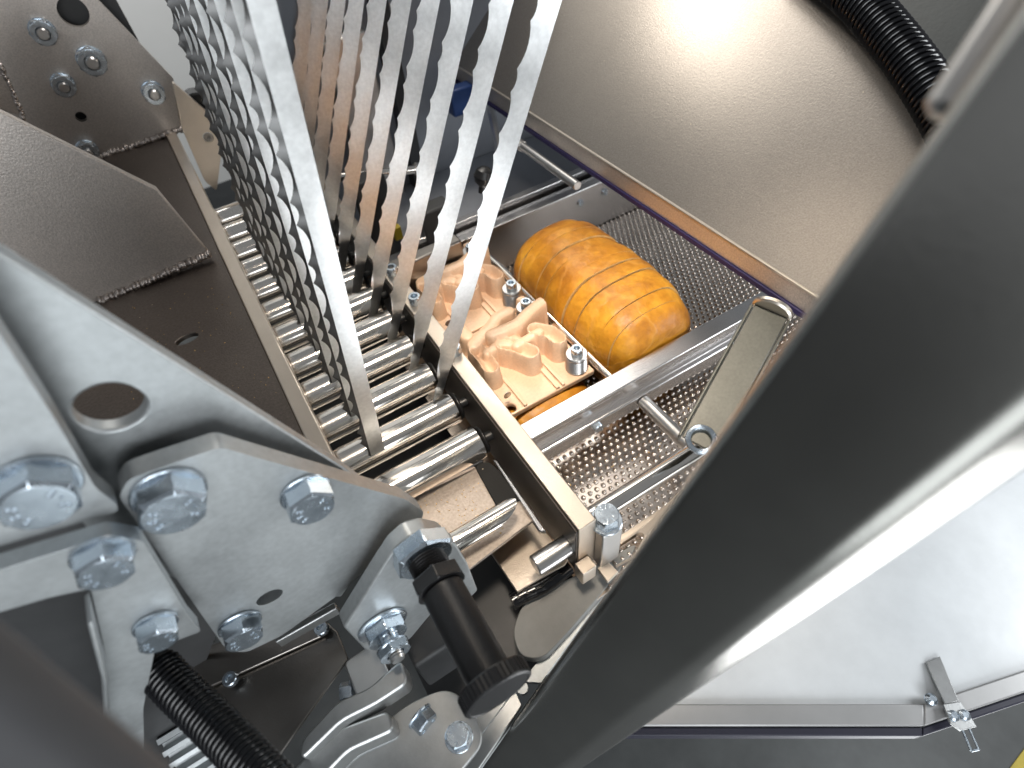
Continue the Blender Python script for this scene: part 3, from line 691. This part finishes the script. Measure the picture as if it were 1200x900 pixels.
# ------------------------------------------------------------------ white panel with seal, lower right
Z = -0.42
wp = thing('access_panel', 'white coated panel with grey trim and dark seal in lower right', 'panel', (1.0, 0, Z))
E1 = [oz(u, v, Z) for u, v in ((640, 826), (1080, 826), (1330, 742))]
back = [oz(u, v, Z) for u, v in ((1500, 300), (900, 420), (640, 700))]
bm = B(); prism(bm, E1+back, Vector((0, 0, -0.02))); part('sheet', bm, M['white'], wp)
def strip(name, off0, off1, z0, z1, m):
    outs = []
    for (dv) in (off0, off1):
        outs.append([oz(u, v+dv, Z) for u, v in ((640, 826), (1080, 826), (1330, 742))])
    for i in range(2):
        bm = B(); q = [outs[0][i], outs[0][i+1], outs[1][i+1], outs[1][i]]
        prism(bm, [Vector((p.x, p.y, z1)) for p in q], Vector((0, 0, z0-z1))); part(name, bm, M[m], wp, bevel=0.003)
strip('trim', 0.3, 26, Z-0.02, Z+0.012, 'trim'); strip('seal', 26.5, 37, Z-0.03, Z+0.004, 'gasket2')
ct = thing('toggle_catch', 'small steel toggle catch on the edge of the white panel', 'catch', oz(1110, 830, Z))
def P2(u, v, h=0.016): return oz(u, v, Z+h)
bm = B(); prism(bm, [P2(1084, 777, 0.001), P2(1100, 770, 0.001), P2(1122, 822), P2(1106, 826)], ZP*0.006); part('strap', bm, M['alu'], ct, bevel=0.001)
bm = B(); prism(bm, [P2(1104, 826, 0.022), P2(1124, 823, 0.022), P2(1143, 852, 0.022), P2(1124, 857, 0.022), P2(1112, 848, 0.022)], ZP*0.006); part('plate', bm, M['alu'], ct, bevel=0.001)
for (u, v) in ((1117, 839), (1130, 838)):
    c = P2(u, v, 0.0282); bm = B(); lathe(bm, c, ZP, [(0.010, 0), (0.0105, 0.003), (0.006, 0.006), (0, 0.006)], 14, caps=False); part('rivet', bm, M['zinc'], ct)
for (u0, v0, u1, v1) in ((1128, 856, 1138, 880), (1136, 854, 1147, 879), (1138, 880, 1147, 878)):
    bm = B(); tube(bm, P2(u0, v0, 0.02), P2(u1, v1, 0.02), 0.0022, 10); part('wire', bm, M['zinc'], ct)
c = P2(1090, 820, 0.014); bm = B(); lathe(bm, c, ZP, [(0.012, 0), (0.012, 0.006), (0.006, 0.012), (0, 0.012)], 16, caps=False); solo('rivet', 'round bright rivet on the white panel beside the catch', 'rivet', bm, M['zinc'])
bm = B(); prism(bm, [oz(u, v, -1.2) for u, v in ((1172, 915), (1204, 872), (1300, 790), (1320, 830), (1215, 930))], ZP*0.004); solo('floor_marking', 'yellow painted marking on the floor in the lower right corner', 'marking', bm, M['yellow'])

# ================================================================== LEFT SIDE: carriage made of plates
PZ = 0.12
cg = thing('base_carriage', 'brown grey welded carriage with tall gusset plates beside the rollers', 'carriage', (-0.2, 1.6, PZ))
def plateY(parent, name, px, y, th, m, holes=(), bevel=0.003, rnd=0.0, **k):
    m = 'plate2' if m == 'plate' else m
    pts = [oy(u, v, y) for u, v in px]
    if rnd: pts = round_poly(pts, rnd)
    hs = [circ(oy(u, v, y), YM, r) if not isinstance(r, tuple) else [oy(u, v, y)+Vector((r[0]*math.cos(i*math.pi/14), 0, r[1]*math.sin(i*math.pi/14))) for i in range(28)] for u, v, r in holes]
    bm = B(); prism(bm, pts, Vector((0, th, 0)), hs)
    return part(name, bm, M[m], parent, bevel=bevel, **k)
def plateZ(parent, name, px, z, th, m, holes=(), bevel=0.002, rnd=0.0):
    pts = [oz(u, v, z) for u, v in px]
    if rnd: pts = round_poly(pts, rnd)
    bm = B(); prism(bm, pts, Vector((0, 0, -th)), [circ(oz(u, v, z), ZP, r) for u, v, r in holes])
    return part(name, bm, M[m], parent, bevel=bevel)
bm = B(); pts = [Vector((-0.072, 0.62, PZ)), Vector((-0.072, 2.6, PZ)), Vector((-0.9, 2.6, PZ)), Vector((-0.9, 0.62, PZ))]
prism(bm, pts, Vector((0, 0, -0.012)), [[oz(219, 397, PZ)+Vector((0.026*math.cos(i*math.pi/10), 0.015*math.sin(i*math.pi/10), 0)) for i in range(20)]]); part('base_sheet', bm, M['base'], cg, bevel=0.002)
bm = B(); box(bm, -0.0715, -0.038, 0.62, 2.37, 0.085, PZ+0.012); part('edge_strip', bm, M['bar'], cg, bevel=0.003)
plateY(cg, 'rear_gusset', ((-160, -90), (-60, -160), (60, -60), (115, 0), (203, 92), (213, 152), (110, 187), (-60, 240)), 2.38, 0.02, 'blasted', holes=((86, 14, 0.040), (95, 137, 0.016)), bevel=0)
plateY(cg, 'dark_hole_backing', ((-160, -60), (120, -30), (180, 80), (190, 150), (110, 185), (-60, 230)), 2.45, 0.02, 'dark')  # dark plate added behind the gusset holes so they show black
weld_bead(cg, oy(108, 187, 2.375), oy(215, 151, 2.372), 0.014, 46)
for (u, v, r) in ((50, 36, 0.036), (107, 70, 0.042), (74, 98, 0.034), (179, 107, 0.036), (102, 175, 0.034)):
    nut_stud(cg, oy(u, v, 2.38)+Vector((0, -0.0005, 0)), YM, r, 0.034, ph=random.uniform(0, 1), stud=0.012, flange=0.98)
plateY(cg, 'middle_gusset', ((-120, 68), (0, 131), (184, 222), (245, 296), (119, 351), (-120, 470)), 1.52, 0.02, 'blasted')
weld_bead(cg, oy(117, 353, 1.515), oy(247, 297, 1.513), 0.012, 48)
plateY(cg, 'small_gusset', ((-60, 20), (3, 78), (28, 137), (-60, 110)), 1.9, 0.02, 'blasted'); weld_bead(cg, oy(1, 76, 1.895), oy(28, 138, 1.895), 0.009, 26)
bm = B(); lathe(bm, oy(244, 161, 2.10), YM, [(0.015, 0), (0.015, 0.003), (0.006, 0.003), (0.0, -0.004)], 16, caps=False); part('lug_hole_disc', bm, M['darksheet'], cg)  # dark disc added in the lug's hole so that it shows dark
lg = plateY(cg, 'lug', ((202, 96), (250, 138), (261, 165), (254, 224), (240, 212), (213, 150)), 2.09, 0.025, 'bar', holes=((244, 161, 0.016),), rnd=0.012)
bm = B(); lathe(bm, oy(232, 124, 2.2), YM, [(0.05, -0.02), (0.05, 0.03), (0.045, 0.034), (0.0, 0.034)], 28, caps=False); solo('buffer', 'round black rubber buffer on the wall behind the lug', 'buffer', bm, M['black'])

# ------------------------------------------------------------------ front bracket of bolted plates
fb = thing('bolted_bracket', 'big pale grey bracket of bolted plates in the left foreground', 'bracket', oy(300, 700, 0.47))
plateY(fb, 'rear_plate', ((-90, 246), (0, 296), (403, 548), (470, 600), (400, 700), (250, 700), (120, 640), (-90, 420)), 0.50, 0.018, 'plate', holes=((130, 478, 0.029),))
plateY(fb, 'front_plate', ((139, 582), (150, 562), (182, 550), (258, 524), (296, 535), (475, 585), (497, 600), (492, 614), (440, 657), (398, 696), (330, 745), (290, 764), (270, 764), (262, 757)), 0.452, 0.024, 'plate', holes=((316, 700, (0.018, 0.015)),), rnd=0.008)
plateY(fb, 'side_plate', ((-90, 250), (-30, 340), (0, 392), (62, 487), (112, 572), (138, 592), (138, 600), (0, 640), (-90, 664)), 0.440, 0.022, 'plate', rnd=0.006)
for (u, v, y, r, h) in ((198, 576, 0.452, 0.0335, 0.027), (358, 576, 0.452, 0.0295, 0.026), (281, 730, 0.452, 0.0275, 0.024), (44, 565, 0.440, 0.0305, 0.025)):
    hex_bolt(fb, oy(u, v, y)+Vector((0, -0.0004, 0)), YM, r, h, ph=0.12+random.uniform(-.1, .1), washer=1.04)

bm = B(); prism(bm, [oy(u, v, 0.54) for u, v in ((-90, 640), (150, 600), (262, 720), (232, 800), (180, 960), (-90, 960))], Vector((0, 0.01, 0))); solo('dark_backing', 'added black backing behind the two bolt bracket at the left edge', 'cover', bm, M['dark'])  # plate added to keep the gaps round the bracket dark
lb = thing('clamp_bracket', 'grey bracket with two hex bolts at the left edge', 'bracket', oy(120, 700, 0.42))
plateY(lb, 'plate', ((-60, 690), (0, 668), (127, 628), (167, 634), (222, 724), (236, 740), (182, 760), (168, 830), (170, 930), (128, 930), (126, 830), (122, 760), (106, 690), (60, 700), (-60, 735)), 0.415, 0.018, 'plate', rnd=0.006)
bm = B(); prism(bm, [oy(u, v, 0.414) for u, v in ((104, 692), (122, 762), (126, 830), (128, 930), (124, 930), (121, 830), (116, 765), (99, 697))], Vector((0, -0.035, 0))); part('curved_flange', bm, M['plate'], lb, bevel=0.002)
for (u, v, r) in ((121, 648, 0.0255), (182, 730, 0.0220)):
    hex_bolt(lb, oy(u, v, 0.415)+Vector((0, -0.0004, 0)), YM, r, 0.021, ph=0.1, washer=1.04)

# ------------------------------------------------------------------ indexing plunger on its tab
tb_ = thing('plunger_tab', 'thick bright steel tab carrying the black plunger and a nut', 'tab', oy(470, 740, 0.395))
plateY(tb_, 'plate', ((403, 736), (446, 668), (462, 644), (480, 628), (500, 622), (520, 626), (536, 640), (548, 660), (560, 692), (552, 700), (520, 702), (482, 748), (452, 768), (428, 762)), 0.40, 0.026, 'plate', rnd=0.006)
nut_stud(tb_, oy(448, 731, 0.3995), YM, 0.0345, 0.025, ph=0.35, stud=0.0, flange=1.18)
c = oy(448, 731, 0.3995)
bm = B(); lathe(bm, c+Vector((0, -0.0225, 0)), YM, [(0.0175, 0), (0.0175, 0.002), (0.016, 0.004), (0.016, 0.012), (0.012, 0.015), (0.0, 0.015)], 24, caps=False); part('bolt_end', bm, M['zinc'], tb_)
c2 = oy(458, 757, 0.372); nut_stud(tb_, Vector((c.x, 0.3745-0.013, c.z)), YM, 0.027, 0.016, ph=0.5, stud=0.010, flange=0.95)
pl = thing('index_plunger', 'black knurled indexing plunger with hex nut in the centre foreground', 'plunger', oy(492, 645, 0.40))
c = oy(491, 640, 0.3995)
bm = B(); ph = 0.25
u_, v_, a_ = frame_of(YM)
def hx(bm, o, r, t0, t1, ph, ch=0.16):
    n = 24
    A = [bm.verts.new(o + a_*t0 + (u_*math.cos(ph+i*math.pi/3)+v_*math.sin(ph+i*math.pi/3))*r) for i in range(6)]
    Bv = [bm.verts.new(o + a_*(t0+(t1-t0)*0.82) + (u_*math.cos(ph+i*math.pi/3)+v_*math.sin(ph+i*math.pi/3))*r) for i in range(6)]
    T = [bm.verts.new(o + a_*t1 + (u_*math.cos(ph+2*math.pi*i/n)+v_*math.sin(ph+2*math.pi*i/n))*r*(1-ch)) for i in range(n)]
    bm.faces.new(A); bm.faces.new(T)
    for i in range(6):
        j = (i+1) % 6; bm.faces.new([A[i], A[j], Bv[j], Bv[i]]); bm.faces.new([Bv[i], Bv[j]]+[T[(i*4+k) % n] for k in range(5)][::-1])
hx(bm, c, 0.0455, 0.0005, 0.026, 0.30); part('hex_nut', bm, M['zinc'], pl, bevel=0.001, segs=1, ang=25)
bm = B(); pr = []
for i in range(6): pr += [(0.0275, 0.026+i*0.0042), (0.0245, 0.0281+i*0.0042)]
lathe(bm, c, YM, pr+[(0.025, 0.0515)], 28); part('threaded_neck', bm, M['black'], pl, ang=20)
bm = B(); hx(bm, c, 0.0370, 0.0515, 0.073, 0.45, 0.1); part('hex_collar', bm, M['black'], pl, bevel=0.0015)
# find body length so that the knob lands on its pixel
def proj(P):
    q = R.transposed() @ (P-EYE); return Vector((CX+F*q.x/q.z, CY+F*q.y/q.z))
best = min((abs(proj(c+YM*(t/1000)).y-806), t/1000) for t in range(60, 400))[1]
bm = B(); lathe(bm, c, YM, [(0.0245, 0.0732), (0.0290, 0.076), (0.0292, best-0.03), (0.0285, best-0.012)], 36); part('sleeve', bm, M['black'], pl)
bm = B(); n = 90; rows = []
for (r, tt, kn) in ((0.024, best-0.0115, 0), (0.0450, best-0.0115, 0), (0.0465, best-0.0095, 1), (0.0465, best+0.007, 1), (0.0450, best+0.009, 0), (0.041, best+0.010, 0), (0.040, best+0.0092, 0)):
    rows.append([bm.verts.new(c + a_*tt + (u_*math.cos(2*math.pi*i/n)+v_*math.sin(2*math.pi*i/n))*(r-(0.0011 if kn and i % 2 else 0))) for i in range(n)])
for p, q in zip(rows, rows[1:]):
    for i in range(n): bm.faces.new([p[i], p[(i+1)%n], q[(i+1)%n], q[i]])
bm.faces.new(rows[0]); bm.faces.new(rows[-1]); part('knob', bm, M['black'], pl, ang=25)

# ------------------------------------------------------------------ chute and parts under the crossbar end
ch = thing('chute_tray', 'dusty steel tray with black foam edge below the nearest roller', 'tray', oz(545, 600, -0.04))
plateZ(ch, 'sheet', ((430, 590), (560, 538), (590, 560), (625, 610), (520, 690), (430, 650)), -0.045, 0.008, 'tray')
plateZ(ch, 'foam_edge', ((556, 546), (572, 540), (582, 548), (610, 585), (586, 600)), -0.038, 0.0065, 'rubber', rnd=0.012)
plateZ(ch, 'rear_lip', ((455, 585), (560, 533), (566, 540), (462, 592)), -0.030, 0.014, 'rail')
plateZ(ch, 'side_lip', ((577, 537), (583, 540), (640, 622), (632, 622)), -0.030, 0.014, 'rail')
p0, p1 = oz(470, 664, 0.0), oz(606, 592, 0.0)
bm = B(); q0r, q1r = Vector((p0.x, p1.y, 0.0)), Vector((p1.x, p1.y, 0))
lathe(bm, q0r, XP, [(0.021, 0), (0.021, (q1r-q0r).length)], 28)
for v in bm.verts:                       # oblique pointed end
    if v.co.x > q1r.x-0.001: v.co.x -= (0.021-(v.co.z))*2.4
solo('pointed_rod', 'bright steel rod with an obliquely cut end over the chute tray', 'rod', bm, M['chrome'])
sp = B(); prism(sp, [oz(u, v, -0.135) for u, v in ((560, 625), (600, 575), (632, 606), (668, 652), (662, 662), (606, 694))], Vector((0, 0, -0.010))); solo('support_plate', 'flat beige steel plate under the crossbar end', 'plate', sp, M['bar'], bevel=0.002)
bm = B(); prism(bm, [oz(u, v, -0.22) for u, v in ((520, 640), (575, 620), (640, 720), (600, 800), (560, 760))], Vector((0, 0, -0.02))); solo('dark_shield', 'black shield plate beside the plunger', 'plate', bm, M['dark'], bevel=0.004)
bm = B(); prism(bm, round_poly([oz(u, v, -0.17) for u, v in ((600, 742), (612, 706), (648, 686), (690, 668), (752, 632), (716, 682), (668, 738), (636, 772), (610, 770))], 0.04), Vector((0, 0, -0.03))); solo('bearing_cover', 'rounded grey aluminium cover below the crossbar end', 'cover', bm, M['castgrey'], bevel=0.006)
hb = B(); hose_mesh(hb, [oz(u, v, -0.155) for u, v in ((600, 705), (612, 698), (640, 684), (672, 660))], 0.016, 0.02, depth=0.0); solo('black_cable', 'short black cable between beige plate and grey cover', 'cable', hb, M['hose'], ang=50)
gs = thing('guide_strip', 'beige machined strip with two holes between cross rod and post', 'strip', oz(760, 620, 0.0))
plateZ(gs, 'strip', ((708, 640), (780, 592), (806, 566), (808, 574), (744, 650), (722, 662)), -0.13, 0.016, 'bar', holes=((714, 651, 0.008), (750, 628, 0.008)))
bm = B(); prism(bm, [oz(u, v, -0.125) for u, v in ((700, 668), (712, 660), (724, 672), (712, 684))], ZP*0.01); part('clip', bm, M['bar'], gs, bevel=0.001)
fs = thing('frame_plate', 'long pale steel frame plate along the dark post at the bottom', 'plate', oz(650, 780, -0.14))
plateZ(fs, 'upper_strip', ((598, 815), (655, 745), (758, 612), (766, 616), (634, 800), (560, 905), (530, 905)), -0.205, 0.012, 'plate', holes=((612, 806, 0.011),))
plateZ(fs, 'lower_sheet', ((545, 850), (600, 800), (612, 826), (552, 915), (480, 960), (460, 930)), -0.23, 0.012, 'alu')

# ------------------------------------------------------------------ parts at the bottom centre
cp = thing('corner_plate', 'pale rounded plate with one bolt below the plunger knob', 'plate', oz(520, 850, -0.05))
plateZ(cp, 'plate', ((380, 905), (480, 822), (527, 805), (556, 832), (568, 868), (540, 905), (480, 960), (360, 960)), -0.05, 0.012, 'alu', rnd=0.03)
hex_bolt(cp, oz(538, 864, -0.05), ZP, 0.020, 0.018, washer=1.15, name='hex_bolt')
cs = thing('cast_bracket', 'grey cast bracket with stepped arms at the bottom centre', 'bracket', oz(420, 850, -0.05))
plateZ(cs, 'upper_arm', ((352, 868), (395, 822), (432, 806), (470, 772), (478, 800), (440, 825), (400, 845), (352, 892)), 0.03, 0.05, 'alu', rnd=0.012, bevel=0.004)
plateZ(cs, 'lower_arm', ((340, 905), (385, 858), (455, 832), (462, 856), (408, 880), (360, 930)), 0.0, 0.05, 'alu', rnd=0.012, bevel=0.004)
plateZ(cs, 'block', ((402, 776), (440, 752), (458, 792), (418, 818)), 0.02, 0.05, 'steel', rnd=0.01, bevel=0.003)
hex_bolt(cs, oz(491, 838, -0.045), (XP*0.3-YP).normalized(), 0.021, 0.02, washer=1.1, name='hex_bolt')
hex_bolt(cs, oz(400, 812, 0.0), (XP-YP*0.4).normalized(), 0.016, 0.02, washer=0, name='hex_bolt')
bm = B(); box(bm, *(lambda p: (p.x-0.03, p.x+0.045, p.y-0.02, p.y+0.10))(oz(505, 770, -0.12)), -0.2, -0.06); solo('motor_block', 'dark block behind the plunger sleeve', 'block', bm, M['dark'], bevel=0.006)
ds = thing('guard_sheet', 'dark stainless guard sheet with small screws at the lower left', 'sheet', oz(310, 820, 0.0))
plateZ(ds, 'sheet', ((205, 792), (380, 726), (395, 740), (408, 772), (322, 893), (300, 925), (190, 800)), 0.0, 0.006, 'darksheet')
plateZ(ds, 'upper_step', ((200, 770), (385, 712), (378, 745), (230, 812)), 0.012, 0.008, 'darksheet')
for (u, v) in ((272, 797), (378, 738)):
    socket_screw(ds, oz(u, v, 0.0125), ZP, 0.012, 0.012)
sb = B(); p0, p1 = oy(325, 752, 0.46), oy(396, 712, 0.46)
bar_between(sb, p0, p1, Vector((0, 0.006, 0)), Vector((0, 0, 0.012))); solo('slotted_strip', 'small pale strip behind the corner of the front plate', 'strip', sb, M['alu'], bevel=0.002)

# lower left hose and toothed pulley
hb = B(); hose_mesh(hb, [od(u, v, d) for u, v, d in ((172, 765, 0.74), (196, 795, 0.73), (250, 848, 0.70), (310, 910, 0.66), (350, 950, 0.64))], 0.0260, 0.0074, depth=0.10, taper=lambda t: min(1, 0.62+t*4))
solo('corrugated_hose', 'thin black corrugated hose rising at the lower left', 'hose', hb, M['hose'], ang=50)
pt0 = oz(214, 845, -0.14); dn = (pt0-EYE); dn.x = 0; dn.normalize(); pc = pt0 + dn*0.155 - XP*0.05
bm = B(); n = 40; prof2 = []
for i in range(n):
    for f, r in ((0.0, 0.155), (0.42, 0.155), (0.52, 0.140), (0.9, 0.140)):
        a = 2*math.pi*(i+f)/n; prof2.append(pc + YP*math.cos(a)*r + ZP*math.sin(a)*r)
prism(bm, prof2, XP*0.13, [[pc + YP*math.cos(2*math.pi*i/36)*0.10 + ZP*math.sin(2*math.pi*i/36)*0.10 for i in range(36)]]); pu = solo('toothed_pulley', 'pale aluminium toothed pulley behind the lower left hose', 'pulley', bm, M['plate'], bevel=0.001)
# blurred arm close to the lens
p0, p1 = od(-150, 690, 0.20), od(230, 1010, 0.20); d = (p1-p0).normalized(); nv = (R @ Vector((0, 0, -1))); wv = nv.cross(d).normalized()
if wv.dot(R @ Vector((0, 1, 0))) < 0: wv = -wv
bm = B(); prism(bm, round_poly([p0, p0+wv*0.10, p0+wv*0.10-nv*0.03, p0-nv*0.03], 0.014), p1-p0); solo('lever_arm', 'dull grey lever arm cutting off the lower left corner', 'arm', bm, M['lever'], ang=40)

# ------------------------------------------------------------------ bread crumbs lying about
bm = B()
def crumb(p, r):
    mtx = Matrix.Translation(p) @ Matrix.Rotation(random.uniform(0, 6.28), 4, 'Z') @ Matrix.Diagonal((r*random.uniform(.7,1.5), r*random.uniform(.6,1.1), r*random.uniform(.5,.9), 1))
    bmesh.ops.create_icosphere(bm, subdivisions=1, radius=1, matrix=mtx)
for i in range(120):
    p = oz(random.uniform(478, 590), random.uniform(560, 625), -0.0445); crumb(p, random.uniform(.0007, .0019))
for i in range(110):
    p = oz(random.uniform(150, 350), random.uniform(330, 470), PZ+0.0006)
    if p.x < -0.08: crumb(p, random.uniform(.0006, .0017))
for i in range(90):
    p = Vector((random.uniform(0.31, 1.0)*TK, random.uniform(0.40, 0.53)*TK, -0.05*TK+TZ+0.001)); crumb(p, random.uniform(.0008, .0022))
o = to_obj('bread_crumbs', bm, M['crumb'], Vector((0, 0, 0))); o['kind'] = 'stuff'
